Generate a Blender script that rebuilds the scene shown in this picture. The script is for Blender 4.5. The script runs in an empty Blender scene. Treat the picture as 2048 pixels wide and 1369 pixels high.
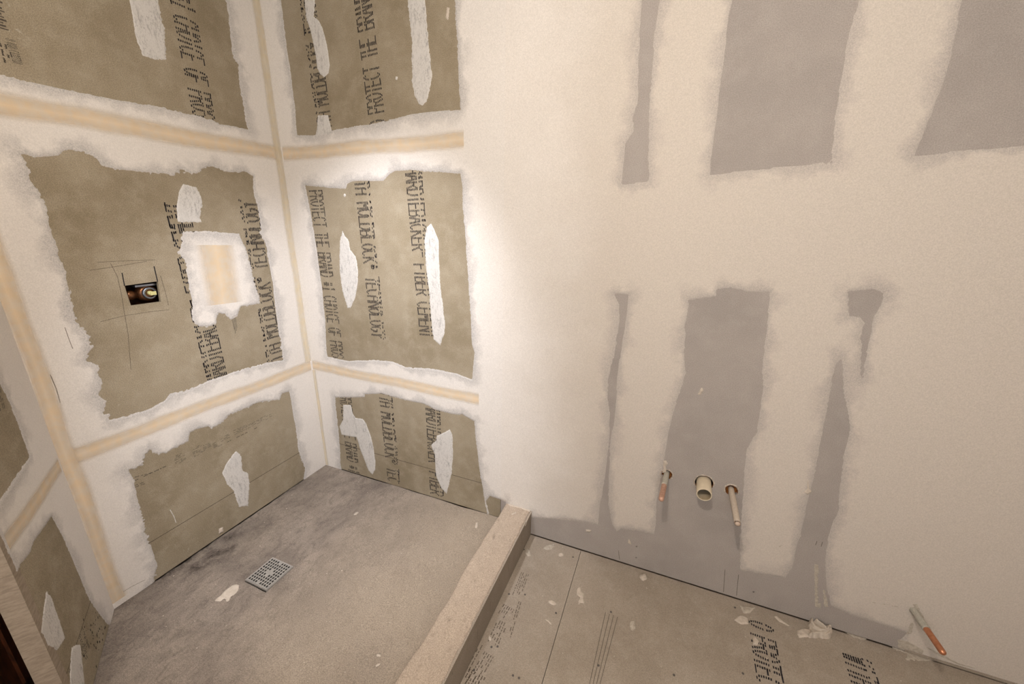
import bpy, bmesh, math, random
import numpy as np
from mathutils import Vector, Matrix
from mathutils.geometry import tessellate_polygon

random.seed(7)
RNG = np.random.default_rng(11)
S = bpy.context.scene
COL = S.collection

# ------------------------------------------------------------------ camera, world, lamps, exposure
F_PX, YAW, PITCH, ROLL = 783.97, -0.37740, 0.29583, -0.01696
CAM = np.array([2.0430, -1.7042, 1.6224])


def cam_axes():
    fwd = np.array([math.sin(YAW) * math.cos(PITCH), math.cos(YAW) * math.cos(PITCH), -math.sin(PITCH)])
    right = np.array([math.cos(YAW), -math.sin(YAW), 0.0])
    down = np.cross(fwd, right)
    c, s = math.cos(ROLL), math.sin(ROLL)
    return c * right + s * down, -s * right + c * down, fwd


AX = cam_axes()
cd = bpy.data.cameras.new('camera')
cd.sensor_width = 36.0
cd.lens = F_PX / 2048 * 36.0
cd.clip_start = 0.02
cam = bpy.data.objects.new('camera', cd)
COL.objects.link(cam)
r_, d_, f_ = [Vector(a) for a in AX]
m3 = Matrix((r_, -d_, -f_)).transposed()
cam.matrix_world = Matrix.Translation(Vector(CAM)) @ m3.to_4x4()
S.camera = cam

w = bpy.data.worlds.new('world')
S.world = w
w.use_nodes = True
w.node_tree.nodes['Background'].inputs['Color'].default_value = (1.0, 0.96, 0.9, 1)
w.node_tree.nodes['Background'].inputs['Strength'].default_value = 0.05


def lamp(name, kind, loc, energy, color, target=None, **kw):
    d = bpy.data.lights.new(name, kind)
    d.energy = energy
    d.color = color
    for k, v in kw.items():
        setattr(d, k, v)
    o = bpy.data.objects.new(name, d)
    o.location = loc
    if target is not None:
        o.rotation_euler = (Vector(target) - Vector(loc)).to_track_quat('-Z', 'Y').to_euler()
    COL.objects.link(o)
    return o


lamp('room_lamp', 'POINT', (1.79, -1.78, 2.64), 70, (1.0, 0.90, 0.79), shadow_soft_size=0.012)
lamp('shower_lamp', 'SPOT', (1.05, -0.95, 2.66), 185, (0.93, 0.94, 1.0), (0.42, 0.0, 0.24),
     spot_size=math.radians(70), spot_blend=1.0, shadow_soft_size=0.06)
lamp('rear_fill_light', 'AREA', (2.2, -3.50, 1.62), 41, (0.95, 0.965, 1.0), (2.2, 0.0, 1.2), shape='RECTANGLE', size=1.15, size_y=1.15)  # unseen fill light, added behind the camera to even out the walls
S.view_settings.view_transform = 'Standard'
S.view_settings.look = 'None'
S.view_settings.exposure = 0.29
S.view_settings.gamma = 1.0
S.view_settings.use_curve_mapping = False

# ------------------------------------------------------------------ measured room
LEN_A, PHI = 1.1481, 0.56853          # length of the end wall, turn of the slanted wall
CURB0, CURB1, CURB_H = 1.350, 1.500, 0.116
ZF = -0.0443                          # bathroom floor (the shower bed is the zero level)
CEIL = 2.75
H1, H2 = 0.734, 1.9585                # the two horizontal board seams
X_SEAM = 1.315                        # where the tile backer ends and the drywall begins
X_END = 3.9
BT = 0.0127                           # board thickness
C_LEN = 0.505
cph, sph = math.cos(PHI), math.sin(PHI)


class Plane:
    """A wall or floor plane: u to the right and v up as seen from the room, n towards the room."""
    def __init__(self, o, u, v, n):
        self.o, self.u, self.v, self.n = [np.array(a, float) for a in (o, u, v, n)]

    def hit(self, x, y):
        d = AX[0] * (x - 1024) / F_PX + AX[1] * (y - 684.5) / F_PX + AX[2]
        t = np.dot(self.o - CAM, self.n) / np.dot(d, self.n)
        p = CAM + d * t - self.o
        return (float(p @ self.u), float(p @ self.v))

    def pts(self, l):
        return [self.hit(*q) for q in l]

    def at(self, u, v, off=0.0):
        return self.o + self.u * u + self.v * v + self.n * off


PB = Plane((0, 0, 0), (1, 0, 0), (0, 0, 1), (0, -1, 0))
PA = Plane((0, 0, 0), (0, 1, 0), (0, 0, 1), (1, 0, 0))
PC = Plane((0, -LEN_A, 0), (-cph, sph, 0), (0, 0, 1), (sph, cph, 0))
PS = Plane((0, 0, 0), (1, 0, 0), (0, 1, 0), (0, 0, 1))
PF = Plane((0, 0, ZF), (1, 0, 0), (0, 1, 0), (0, 0, 1))
PT = Plane((0, 0, CURB_H), (1, 0, 0), (0, 1, 0), (0, 0, 1))


# ------------------------------------------------------------------ helpers
def link(name, me, mat=None, parent=None, kind=None, label=None, cat=None, group=None):
    o = bpy.data.objects.new(name, me)
    COL.objects.link(o)
    if mat is not None and me is not None:
        me.materials.append(mat)
    if parent is not None:
        o.parent = parent
    for k, v in (('kind', kind), ('label', label), ('category', cat), ('group', group)):
        if v:
            o[k] = v
    return o


def empty(name, loc, **kw):
    o = link(name, None, **kw)
    o.location = loc
    o.empty_display_size = 0.05
    return o


def put(o, parent):
    """Parent without moving: the child is built in world coordinates."""
    o.parent = parent
    o.matrix_parent_inverse = Matrix.Translation(-Vector(parent.location))
    return o


def mesh_np(name, verts, faces, attrs=None, smooth=True):
    me = bpy.data.meshes.new(name)
    faces = np.asarray(faces, np.int32)
    n = faces.shape[1]
    me.vertices.add(len(verts))
    me.vertices.foreach_set('co', np.asarray(verts, np.float32).ravel())
    me.loops.add(faces.size)
    me.loops.foreach_set('vertex_index', faces.ravel())
    me.polygons.add(len(faces))
    me.polygons.foreach_set('loop_start', np.arange(0, faces.size, n, dtype=np.int32))
    me.polygons.foreach_set('use_smooth', np.full(len(faces), smooth))
    me.update(calc_edges=True)
    for k, v in (attrs or {}).items():
        a = me.attributes.new(k, 'FLOAT', 'POINT')
        a.data.foreach_set('value', np.asarray(v, np.float32))
    me.validate()
    return me


def slab(name, plane, loops, lo, hi, mat, parent=None, **kw):
    """A board: outline (and holes) in plane coordinates, from offset lo to offset hi, with real edges."""
    tri = tessellate_polygon([[Vector((u, v, 0)) for u, v in l] for l in loops])
    flat = [p for l in loops for p in l]
    n = len(flat)
    vs = [plane.at(u, v, hi) for u, v in flat] + [plane.at(u, v, lo) for u, v in flat]
    fs = [tuple(t) for t in tri] + [tuple(n + i for i in reversed(t)) for t in tri]
    b = 0
    for l in loops:
        k = len(l)
        for i in range(k):
            j = (i + 1) % k
            fs.append((b + i, b + j, n + b + j, n + b + i))
        b += k
    me = bpy.data.meshes.new(name)
    me.from_pydata([tuple(map(float, v)) for v in vs], [], fs)
    bm = bmesh.new()
    bm.from_mesh(me)
    bmesh.ops.recalc_face_normals(bm, faces=bm.faces)
    bm.to_mesh(me)
    bm.free()
    return link(name, me, mat, parent, **kw)


def rect(u0, v0, u1, v1):
    return [(u0, v0), (u1, v0), (u1, v1), (u0, v1)]


def box(name, lo, hi, mat, parent=None, **kw):
    p = Plane((0, 0, 0), (1, 0, 0), (0, 1, 0), (0, 0, 1))
    return slab(name, p, [rect(lo[0], lo[1], hi[0], hi[1])], lo[2], hi[2], mat, parent, **kw)


def vnoise(u, v, cell, seed):
    """Value noise in -1..1 on plane coordinates."""
    rng = np.random.default_rng(seed)
    T = rng.uniform(-1, 1, (256, 256))
    a, b = u / cell + 1000.3, v / cell + 1000.7
    i, j = np.floor(a).astype(int), np.floor(b).astype(int)
    fx, fy = a - i, b - j
    fx, fy = fx * fx * (3 - 2 * fx), fy * fy * (3 - 2 * fy)
    g = lambda p, q: T[p % 256, q % 256]
    return (g(i, j) * (1 - fx) + g(i + 1, j) * fx) * (1 - fy) + (g(i, j + 1) * (1 - fx) + g(i + 1, j + 1) * fx) * fy


def sdf(U, V, poly, reach=0.10):
    """Signed distance, positive outside, clamped to +reach; only worked out near the polygon."""
    P = np.array(poly)
    out = np.full(U.shape, reach)
    m = (U > P[:, 0].min() - reach) & (U < P[:, 0].max() + reach) & (V > P[:, 1].min() - reach) & (V < P[:, 1].max() + reach)
    if not m.any():
        return out
    u, v = U[m], V[m]
    d = np.full(u.shape, 1e9)
    ins = np.zeros(u.shape, bool)
    for k in range(len(P)):
        a, b = P[k], P[(k + 1) % len(P)]
        e = b - a
        t = np.clip(((u - a[0]) * e[0] + (v - a[1]) * e[1]) / (e @ e + 1e-12), 0, 1)
        d = np.minimum(d, np.hypot(u - a[0] - t * e[0], v - a[1] - t * e[1]))
        c = (a[1] > v) != (b[1] > v)
        with np.errstate(divide='ignore', invalid='ignore'):
            ins ^= c & (u < (b[0] - a[0]) * (v - a[1]) / (b[1] - a[1] + 1e-15) + a[0])
    out[m] = np.minimum(np.where(ins, -d, d), reach)
    return out


def sheet(name, plane, us, vs, mat, parent, include=None, exclude=(), thick=0.0016, edge=0.010, rag=0.004,
          seed=1, base=0.0, lump=0.0, ragcell=0.016, stretch=1.0, **kw):
    """A skin of joint compound: a fine grid that rises above the board where there is compound and
    dips into it along the ragged outline."""
    U, V = np.meshgrid(us, vs, indexing='ij')
    if include is None:
        d = np.full(U.shape, 0.10)
    else:
        d = np.max([-sdf(U, V, p) for p in include], axis=0)
    for p in exclude:
        d = np.minimum(d, sdf(U, V, p))
    n = (0.6 * vnoise(U, V / stretch, ragcell, seed) + 0.75 * vnoise(U, V / stretch, ragcell * 0.4, seed + 1)) * np.clip(0.75 + 0.9 * vnoise(U, V, 0.11, seed + 3), 0.15, 1.7) + 0.7 * vnoise(U, V, ragcell * 5, seed + 2)
    d = np.where(np.abs(d) < 0.04, d + rag * n * (1 - np.abs(d) / 0.04), d)
    t = np.clip(d / edge, 0, 1)
    t = t * t * (3 - 2 * t)
    h = np.where(d > 0, 0.0003 + thick * t, np.maximum(d * 0.5, -0.004))
    if lump:
        h = h + lump * t * (vnoise(U, V, 0.012, seed + 5) + 0.6 * vnoise(U, V, 0.006, seed + 6))
    ok = d > 0
    quad = ok[:-1, :-1] | ok[1:, :-1] | ok[1:, 1:] | ok[:-1, 1:]
    idx = np.arange(U.size).reshape(U.shape)
    q = np.stack([idx[:-1, :-1], idx[1:, :-1], idx[1:, 1:], idx[:-1, 1:]], -1)[quad]
    used, inv = np.unique(q.ravel(), return_inverse=True)
    P = plane.o + U.ravel()[used, None] * plane.u + V.ravel()[used, None] * plane.v + (base + h.ravel()[used, None]) * plane.n
    f = inv.reshape(-1, 4)
    if np.dot(np.cross(plane.u, plane.v), plane.n) < 0:
        f = f[:, ::-1]
    me = mesh_np(name, P, f, {'cov': d.ravel()[used]})
    return link(name, me, mat, parent, **kw)


def spot_sheet(name, plane, poly, mat, parent=None, res=0.003, **kw):
    P = np.array(poly)
    us = np.arange(P[:, 0].min() - 0.012, P[:, 0].max() + 0.012 + res, res)
    vs = np.arange(P[:, 1].min() - 0.012, P[:, 1].max() + 0.012 + res, res)
    return sheet(name, plane, us, vs, mat, parent, include=[poly], **kw)


def quads(name, plane, strips, off, mat, parent=None, **kw):
    """Flat print: a list of quads in plane coordinates."""
    vs = np.array([plane.at(u, v, off) for s in strips for u, v in s])
    f = np.arange(len(vs)).reshape(-1, 4)
    return link(name, mesh_np(name, vs, f, smooth=False), mat, parent, **kw)


def seg(a, b, wd):
    a, b = np.array(a), np.array(b)
    e = b - a
    e = e / (np.linalg.norm(e) + 1e-9)
    n = np.array([-e[1], e[0]]) * wd / 2
    return [tuple(a - n), tuple(b - n), tuple(b + n), tuple(a + n)]


def polyline(pts, wd):
    return [seg(pts[i], pts[i + 1], wd) for i in range(len(pts) - 1)]


# ------------------------------------------------------------------ materials
class Nodes:
    def __init__(self, name):
        self.m = bpy.data.materials.new(name)
        self.m.use_nodes = True
        self.t = self.m.node_tree
        self.b = self.t.nodes['Principled BSDF']
        self.tc = self.t.nodes.new('ShaderNodeTexCoord').outputs['Object']

    def new(self, typ, **kw):
        n = self.t.nodes.new(typ)
        for k, v in kw.items():
            setattr(n, k, v)
        return n

    def set(self, sock, v):
        if hasattr(v, 'is_linked') or isinstance(v, bpy.types.NodeSocket):
            self.t.links.new(v, sock)
        else:
            sock.default_value = v

    def noise(self, scale, detail=3, rough=0.6, stretch=None, dist=0.0):
        n = self.new('ShaderNodeTexNoise')
        co = self.tc
        if stretch:
            mp = self.new('ShaderNodeMapping')
            mp.inputs['Scale'].default_value = stretch
            self.t.links.new(co, mp.inputs['Vector'])
            co = mp.outputs['Vector']
        self.t.links.new(co, n.inputs['Vector'])
        n.inputs['Scale'].default_value = scale
        n.inputs['Detail'].default_value = detail
        n.inputs['Roughness'].default_value = rough
        n.inputs['Distortion'].default_value = dist
        return n.outputs['Fac']

    def ramp(self, fac, lo, hi, a=0.0, b=1.0, smooth=True):
        n = self.new('ShaderNodeMapRange', interpolation_type='SMOOTHSTEP' if smooth else 'LINEAR')
        self.set(n.inputs['Value'], fac)
        for k, v in zip(('From Min', 'From Max', 'To Min', 'To Max'), (lo, hi, a, b)):
            self.set(n.inputs[k], v)
        return n.outputs['Result']

    def math(self, op, a, b=0.0):
        n = self.new('ShaderNodeMath', operation=op)
        self.set(n.inputs[0], a)
        self.set(n.inputs[1], b)
        return n.outputs[0]

    def mix(self, fac, a, b, blend='MIX'):
        n = self.new('ShaderNodeMix', data_type='RGBA', blend_type=blend)
        self.set(n.inputs[0], fac)
        for s, v in ((n.inputs[6], a), (n.inputs[7], b)):
            self.set(s, (*v, 1.0) if isinstance(v, tuple) and len(v) == 3 else v)
        return n.outputs[2]

    def attr(self, name):
        return self.new('ShaderNodeAttribute', attribute_name=name).outputs['Fac']

    def grain(self, col, amount=0.18, scale=300):
        """Paper and sand grain: a fine lighter / darker fleck on the colour."""
        g = self.ramp(self.noise(scale, 3, 0.8), 0.3, 0.7, 1 - amount, 1 + amount, smooth=False)
        n = self.new('ShaderNodeVectorMath', operation='SCALE')
        self.t.links.new(col, n.inputs[0])
        self.t.links.new(g, n.inputs['Scale'])
        return n.outputs[0]

    def bump(self, h, strength=0.3, dist=0.002):
        n = self.new('ShaderNodeBump')
        n.inputs['Strength'].default_value = strength
        n.inputs['Distance'].default_value = dist
        self.t.links.new(h, n.inputs['Height'])
        self.t.links.new(n.outputs['Normal'], self.b.inputs['Normal'])

    def done(self, col, rough=0.85, spec=0.2, metal=0.0):
        self.set(self.b.inputs['Base Color'], (*col, 1.0) if isinstance(col, tuple) else col)
        self.set(self.b.inputs['Roughness'], rough)
        self.b.inputs['Specular IOR Level'].default_value = spec
        self.b.inputs['Metallic'].default_value = metal
        return self.m


def m_board(name, base, dark, light, scratch=0.5, amount=0.36):
    N = Nodes(name)
    c = N.mix(N.ramp(N.noise(2.6, 5, 0.6), 0.35, 0.68), base, dark)
    c = N.mix(N.ramp(N.noise(11, 6, 0.7), 0.42, 0.72, 0, 0.6), c, light)
    sc = N.math('MULTIPLY', N.ramp(N.noise(30, 8, 0.75, dist=1.2), 0.60, 0.72), N.ramp(N.noise(4, 3), 0.5, 0.65, 0, scratch))
    c = N.mix(sc, c, (0.50, 0.47, 0.40))
    c = N.grain(c, amount)
    N.bump(N.noise(500, 3), 0.12, 0.0008)
    return N.done(c, 0.9, 0.12)


M_BOARD = m_board('cement_board', (0.290, 0.245, 0.178), (0.225, 0.185, 0.126), (0.35, 0.305, 0.233), 0.6)
M_FLOORBOARD = m_board('floor_cement_board', (0.322, 0.275, 0.226), (0.275, 0.232, 0.186), (0.36, 0.312, 0.26), 0.5, 0.28)
M_DRYWALL = m_board('drywall_paper', (0.335, 0.301, 0.277), (0.298, 0.268, 0.248), (0.365, 0.332, 0.305), 0.2, 0.24)


def m_mud(name, white, thin, feather, speck=0.5, tone=None, falloff_tone=None):
    """Joint compound: white where thick, the board's grey showing through where it was pulled thin."""
    N = Nodes(name)
    cov = N.attr('cov')
    body = N.mix(N.ramp(N.noise(3.0, 4), 0.35, 0.7, 0, 0.5), white, tone or white)
    if falloff_tone:
        # falloff of the shower light painted in: compound turns creamier away from the shower
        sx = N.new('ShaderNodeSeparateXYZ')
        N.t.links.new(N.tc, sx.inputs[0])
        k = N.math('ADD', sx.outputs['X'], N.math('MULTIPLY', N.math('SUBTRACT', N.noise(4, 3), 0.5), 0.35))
        body = N.mix(N.ramp(k, 1.36, 1.85), body, falloff_tone)
    lo = N.noise(9, 4, 0.6)
    fth = N.ramp(lo, 0.35, 0.65, feather * 0.35, feather * 1.5)
    near = N.ramp(N.math('DIVIDE', cov, fth), 0.0, 1.0, 1.0, 0.0)
    fleck = N.ramp(N.noise(330, 4, 0.75), 0.40, 0.60, 0.35, 1.0)
    f = N.math('MULTIPLY', N.math('MULTIPLY', near, fleck), speck)
    c = N.mix(f, body, thin)
    drag = N.ramp(N.noise(80, 7, 0.8, stretch=(0.45, 0.45, 1.0), dist=0.8), 0.56, 0.66)
    c = N.mix(N.math('MULTIPLY', N.math('MULTIPLY', drag, near), 0.7), c, thin)
    c = N.grain(c, 0.15, 300)
    N.bump(N.math('ADD', N.noise(60, 5, 0.6), N.noise(420, 2)), 0.10, 0.0015)
    return N.done(c, 0.8, 0.15)


M_MUD = m_mud('joint_compound_white', (0.66, 0.625, 0.59), (0.33, 0.315, 0.31), 0.06, 0.85, (0.62, 0.585, 0.55))
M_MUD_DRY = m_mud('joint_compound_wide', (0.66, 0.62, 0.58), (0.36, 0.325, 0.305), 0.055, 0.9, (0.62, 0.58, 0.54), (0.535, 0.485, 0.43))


def m_patch():
    """Screw patches: a thin knifed skin with the board and its print scraped through in streaks."""
    N = Nodes('screw_patch_compound')
    cov = N.attr('cov')
    st = N.noise(70, 6, 0.8, stretch=(1.0, 1.0, 0.30), dist=0.6)
    fl = N.noise(260, 4, 0.75, stretch=(1.0, 1.0, 0.5))
    k = N.math('MAXIMUM', N.ramp(st, 0.52, 0.62, 0, 0.8), N.ramp(fl, 0.53, 0.63, 0, 0.8))
    k = N.math('MULTIPLY', k, N.ramp(N.noise(14, 3), 0.3, 0.7, 0.35, 1.1))
    c = N.mix(k, (0.56, 0.54, 0.515), (0.27, 0.255, 0.245))
    c = N.grain(c, 0.08, 480)
    N.bump(st, 0.25, 0.001)
    return N.done(c, 0.8, 0.15)


M_PATCH = m_patch()


def m_tape(name='paper_tape', most=0.95, ca=(0.70, 0.555, 0.385), cb=(0.68, 0.585, 0.465)):
    """Paper tape under thin compound: honey coloured, feathered out under the compound along its sides."""
    N = Nodes(name)
    a = N.attr('side')
    n = N.noise(5, 3, 0.5)
    al = N.ramp(N.math('ADD', a, N.math('MULTIPLY', N.math('SUBTRACT', n, 0.5), 0.55)), 0.10, 1.2, 0.0, most)
    c = N.mix(N.ramp(N.noise(30, 4, 0.6), 0.35, 0.65), ca, cb)
    c = N.grain(c, 0.07, 480)
    N.b.inputs['Alpha'].default_value = 1
    N.t.links.new(al, N.b.inputs['Alpha'])
    return N.done(c, 0.85, 0.1)


M_TAPE = m_tape()
M_TAPE_PALE = m_tape('pale_corner_tape', 0.8, (0.70, 0.60, 0.43), (0.69, 0.62, 0.50))


def m_plain(name, col, rough=0.6, spec=0.3, metal=0.0, grain=0.0, col2=None, scale=40, bump=0.0):
    N = Nodes(name)
    c = N.mix(N.ramp(N.noise(scale, 5, 0.65), 0.35, 0.65), col, col2 or col)
    if grain:
        c = N.grain(c, grain)
    if bump:
        N.bump(N.noise(scale * 4, 4), bump, 0.002)
    return N.done(c, rough, spec, metal)


M_INK = m_plain('black_ink', (0.012, 0.011, 0.014), 0.8, 0.1, col2=(0.026, 0.024, 0.028), scale=120)
M_GREYINK = m_plain('faded_ink', (0.055, 0.045, 0.037), 0.8, 0.1, col2=(0.10, 0.085, 0.066), scale=200)
M_PENCIL = m_plain('pencil', (0.07, 0.054, 0.04), 0.8, 0.1, col2=(0.13, 0.105, 0.075), scale=150)
M_CAVITY = m_plain('dark_stud_bay', (0.02, 0.009, 0.004), 0.9, 0.1, col2=(0.05, 0.02, 0.008), scale=12)
M_RIM = m_plain('torn_gypsum', (0.58, 0.53, 0.47), 0.9, 0.1, col2=(0.42, 0.34, 0.27), scale=160, bump=0.4)
M_RUST = m_plain('torn_board_core', (0.19, 0.055, 0.018), 0.9, 0.1, col2=(0.30, 0.12, 0.03), scale=120, bump=0.4)
M_PLASTER = m_plain('dried_plaster', (0.53, 0.465, 0.395), 0.85, 0.15, col2=(0.45, 0.39, 0.325), scale=60, grain=0.06, bump=0.3)
M_SMEAR = m_plain('plaster_smear', (0.47, 0.42, 0.355), 0.85, 0.15, col2=(0.36, 0.315, 0.26), scale=90, grain=0.12)
M_COPPER = m_plain('copper', (0.60, 0.27, 0.15), 0.36, 0.5, 0.85, col2=(0.50, 0.21, 0.11), scale=60)
M_PINKCOPPER = m_plain('dulled_copper', (0.53, 0.33, 0.245), 0.55, 0.4, 0.35, col2=(0.43, 0.25, 0.18), scale=130, bump=0.2)
M_PIPEPAINT = m_plain('compound_on_pipe', (0.53, 0.46, 0.385), 0.8, 0.2, col2=(0.46, 0.39, 0.32), scale=130, grain=0.08, bump=0.3)
M_GREENISH = m_plain('verdigris_smear', (0.33, 0.325, 0.28), 0.7, 0.3, col2=(0.47, 0.43, 0.37), scale=220, bump=0.4)
M_PVC = m_plain('cream_pvc', (0.60, 0.515, 0.385), 0.55, 0.35, col2=(0.56, 0.475, 0.35), scale=40, grain=0.05)
M_PVCIN = m_plain('pvc_inside', (0.42, 0.36, 0.27), 0.5, 0.35, col2=(0.36, 0.29, 0.19), scale=20)
M_STEEL = m_plain('brushed_steel', (0.36, 0.34, 0.315), 0.45, 0.5, 0.25, col2=(0.30, 0.285, 0.265), scale=120)
M_DARK = m_plain('drain_dark', (0.012, 0.011, 0.010), 0.8, 0.2)
M_BRASS = m_plain('dark_valve_brass', (0.10, 0.045, 0.022), 0.32, 0.5, 0.5, col2=(0.24, 0.10, 0.04), scale=45)
M_CHROME = m_plain('valve_stem_metal', (0.30, 0.33, 0.40), 0.25, 0.5, 0.9)
M_YELLOW = m_plain('valve_stem_plastic', (0.55, 0.52, 0.24), 0.5, 0.4)
M_WALLPAINT = m_plain('plain_wall', (0.62, 0.565, 0.50), 0.85, 0.15, scale=3)
M_CEIL = m_plain('ceiling_white', (0.70, 0.665, 0.62), 0.9, 0.1, scale=3)
M_SCREW = m_plain('screw_metal', (0.10, 0.09, 0.08), 0.5, 0.5, 0.5)


def m_stud():
    N = Nodes('rough_sawn_pine')
    st = N.noise(130, 4, 0.6, stretch=(0.25, 0.25, 1.0))
    c = N.mix(N.ramp(st, 0.3, 0.7), (0.33, 0.27, 0.21), (0.235, 0.19, 0.145))
    N.bump(st, 0.5, 0.002)
    return N.done(N.grain(c, 0.06), 0.8, 0.2)


def m_darkwood():
    N = Nodes('dark_stained_wood')
    st = N.noise(60, 6, 0.65, stretch=(1.0, 1.0, 0.3), dist=0.5)
    c = N.mix(N.ramp(st, 0.35, 0.65), (0.028, 0.009, 0.004), (0.085, 0.026, 0.010))
    return N.done(c, 0.45, 0.4)


M_STUD, M_DARKWOOD = m_stud(), m_darkwood()
_g = Nodes('fill_window_glass')
_g.b.inputs['Alpha'].default_value = 0.12
M_GLASS = _g.done((0.8, 0.85, 0.85), 0.05, 0.5)
M_TIP = m_plain('dull_pipe_tip', (0.46, 0.37, 0.30), 0.6, 0.3, 0.1, col2=(0.42, 0.31, 0.24), scale=130)


def m_mortar(name, a, b, d, warm=None):
    N = Nodes(name)
    st = N.attr('stain')
    c = N.mix(N.ramp(N.noise(3.2, 6, 0.65, dist=0.5), 0.32, 0.70), a, b)
    c = N.mix(N.ramp(N.noise(14, 8, 0.75, stretch=(1.6, 0.8, 1.0), dist=1.0), 0.44, 0.66, 0, 0.6), c, d)
    if warm:
        c = N.mix(N.attr('warm'), c, warm)
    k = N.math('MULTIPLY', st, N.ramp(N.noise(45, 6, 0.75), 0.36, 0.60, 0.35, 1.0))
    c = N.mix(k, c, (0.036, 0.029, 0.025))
    c = N.mix(N.ramp(N.noise(120, 3, 0.7), 0.70, 0.76, 0, 0.6), c, (0.46, 0.42, 0.37))
    c = N.grain(c, 0.42, 260)
    N.bump(N.math('ADD', N.noise(180, 4, 0.7), N.noise(26, 6, 0.7, dist=0.7)), 0.5, 0.003)
    return N.done(c, 0.92, 0.12)


M_BED = m_mortar('shower_mortar', (0.262, 0.221, 0.184), (0.165, 0.138, 0.117), (0.112, 0.092, 0.078), (0.335, 0.278, 0.215))
M_CURB = m_mortar('curb_mortar', (0.415, 0.34, 0.270), (0.385, 0.316, 0.252), (0.345, 0.283, 0.226))
M_CURBSIDE = m_board('curb_side_board', (0.30, 0.257, 0.21), (0.26, 0.222, 0.18), (0.33, 0.285, 0.238), 0.25)

# ------------------------------------------------------------------ outlines read off the walls
A_UP = PA.pts([(0, 150), (100, 171), (137, 180), (190, 190), (255, 203), (300, 211), (370, 225), (420, 238), (440, 247), (470, 252), (495, 258), (490, 235), (487, 205), (480, 170), (477, 155), (478, 130), (470, 118), (463, 90), (457, 50), (450, 0), (441, -60), (-60, -60), (-60, 140)])
A_MID = PA.pts([(42, 307), (67, 316), (94, 315), (119, 313), (138, 301), (166, 307), (185, 316), (201, 329), (226, 341), (283, 344), (352, 353), (361, 340), (385, 349), (408, 337), (427, 335), (446, 343), (490, 345), (504, 353), (506, 386), (515, 417), (524, 461), (520, 467), (531, 486), (537, 527), (546, 574), (553, 621), (561, 690), (566, 720), (513, 732), (461, 748), (417, 761), (376, 780), (342, 790), (328, 802), (290, 821), (222, 838), (219, 826), (209, 828), (214, 804), (202, 790), (207, 766), (197, 746), (200, 732), (176, 720), (185, 691), (178, 671), (165, 655), (157, 645), (149, 621), (138, 577), (126, 536), (118, 499), (107, 467), (94, 433), (85, 401), (72, 379), (60, 367), (57, 335), (49, 317)])
A_LOW = PA.pts([(564, 787), (578, 783), (581, 797), (591, 859), (596, 900), (610, 937), (607, 965), (450, 1090), (300, 1190), (312, 1151), (314, 1136), (308, 1109), (299, 1088), (281, 1020), (266, 960), (256, 943), (273, 937), (287, 927), (294, 910), (301, 898), (309, 910), (331, 908), (376, 883), (381, 866), (393, 859), (415, 855), (424, 859), (444, 845), (458, 831), (492, 818), (513, 806), (560, 801)])
B_UP = PB.pts([(562, 0), (572, 82), (583, 151), (591, 227), (595, 270), (627, 270), (662, 262), (712, 252), (747, 247), (794, 237), (821, 229), (862, 223), (920, 219), (919, 192), (916, 137), (913, 68), (909, 0), (903, -70), (552, -70)])
B_MID = PB.pts([(611, 371), (692, 378), (695, 368), (705, 363), (766, 362), (778, 350), (791, 342), (817, 341), (849, 344), (921, 347), (925, 375), (926, 416), (931, 481), (936, 551), (941, 625), (944, 690), (949, 706), (944, 759), (913, 747), (865, 738), (811, 734), (785, 723), (740, 720), (698, 723), (656, 714), (653, 699), (652, 661), (644, 577), (634, 500), (624, 442)])
B_LOW = PB.pts([(671, 796), (729, 795), (729, 789), (762, 788), (811, 801), (846, 808), (870, 820), (905, 829), (919, 831), (924, 829), (930, 834), (949, 843), (952, 881), (960, 948), (968, 995), (976, 1040), (985, 1060), (690, 975), (681, 931), (680, 905), (677, 861), (672, 817)])
B_TAB = PB.pts([(972, 1002), (980, 993), (994, 998), (1012, 1004), (1005, 1050), (984, 1050), (977, 1027)])
D_1 = PB.pts([(1284, 0), (1279, 77), (1276, 205), (1266, 235), (1269, 261), (1251, 287), (1248, 333), (1243, 368), (1297, 362), (1296, 307), (1297, 215), (1304, 128), (1310, 61), (1320, 0), (1327, -50), (1288, -50)])
D_2 = PB.pts([(1463, 0), (1450, 102), (1435, 230), (1420, 349), (1461, 344), (1563, 333), (1665, 325), (1665, 297), (1670, 235), (1686, 128), (1701, 61), (1716, 0), (1726, -50), (1470, -50)])
D_3 = PB.pts([(1924, 0), (1911, 77), (1893, 148), (1865, 220), (1844, 276), (1829, 312), (1896, 304), (1947, 297), (2048, 292), (2150, 284), (2150, -50), (1935, -50)])
D_4 = PB.pts([(1229, 588), (1256, 590), (1253, 625), (1242, 694), (1233, 759), (1229, 830), (1220, 899), (1218, 951), (1216, 1012), (1225, 1051), (1234, 1064), (1196, 1050), (1201, 1008), (1211, 950), (1217, 899), (1221, 830), (1216, 793), (1216, 762), (1232, 694), (1240, 643), (1239, 608)])
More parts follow.
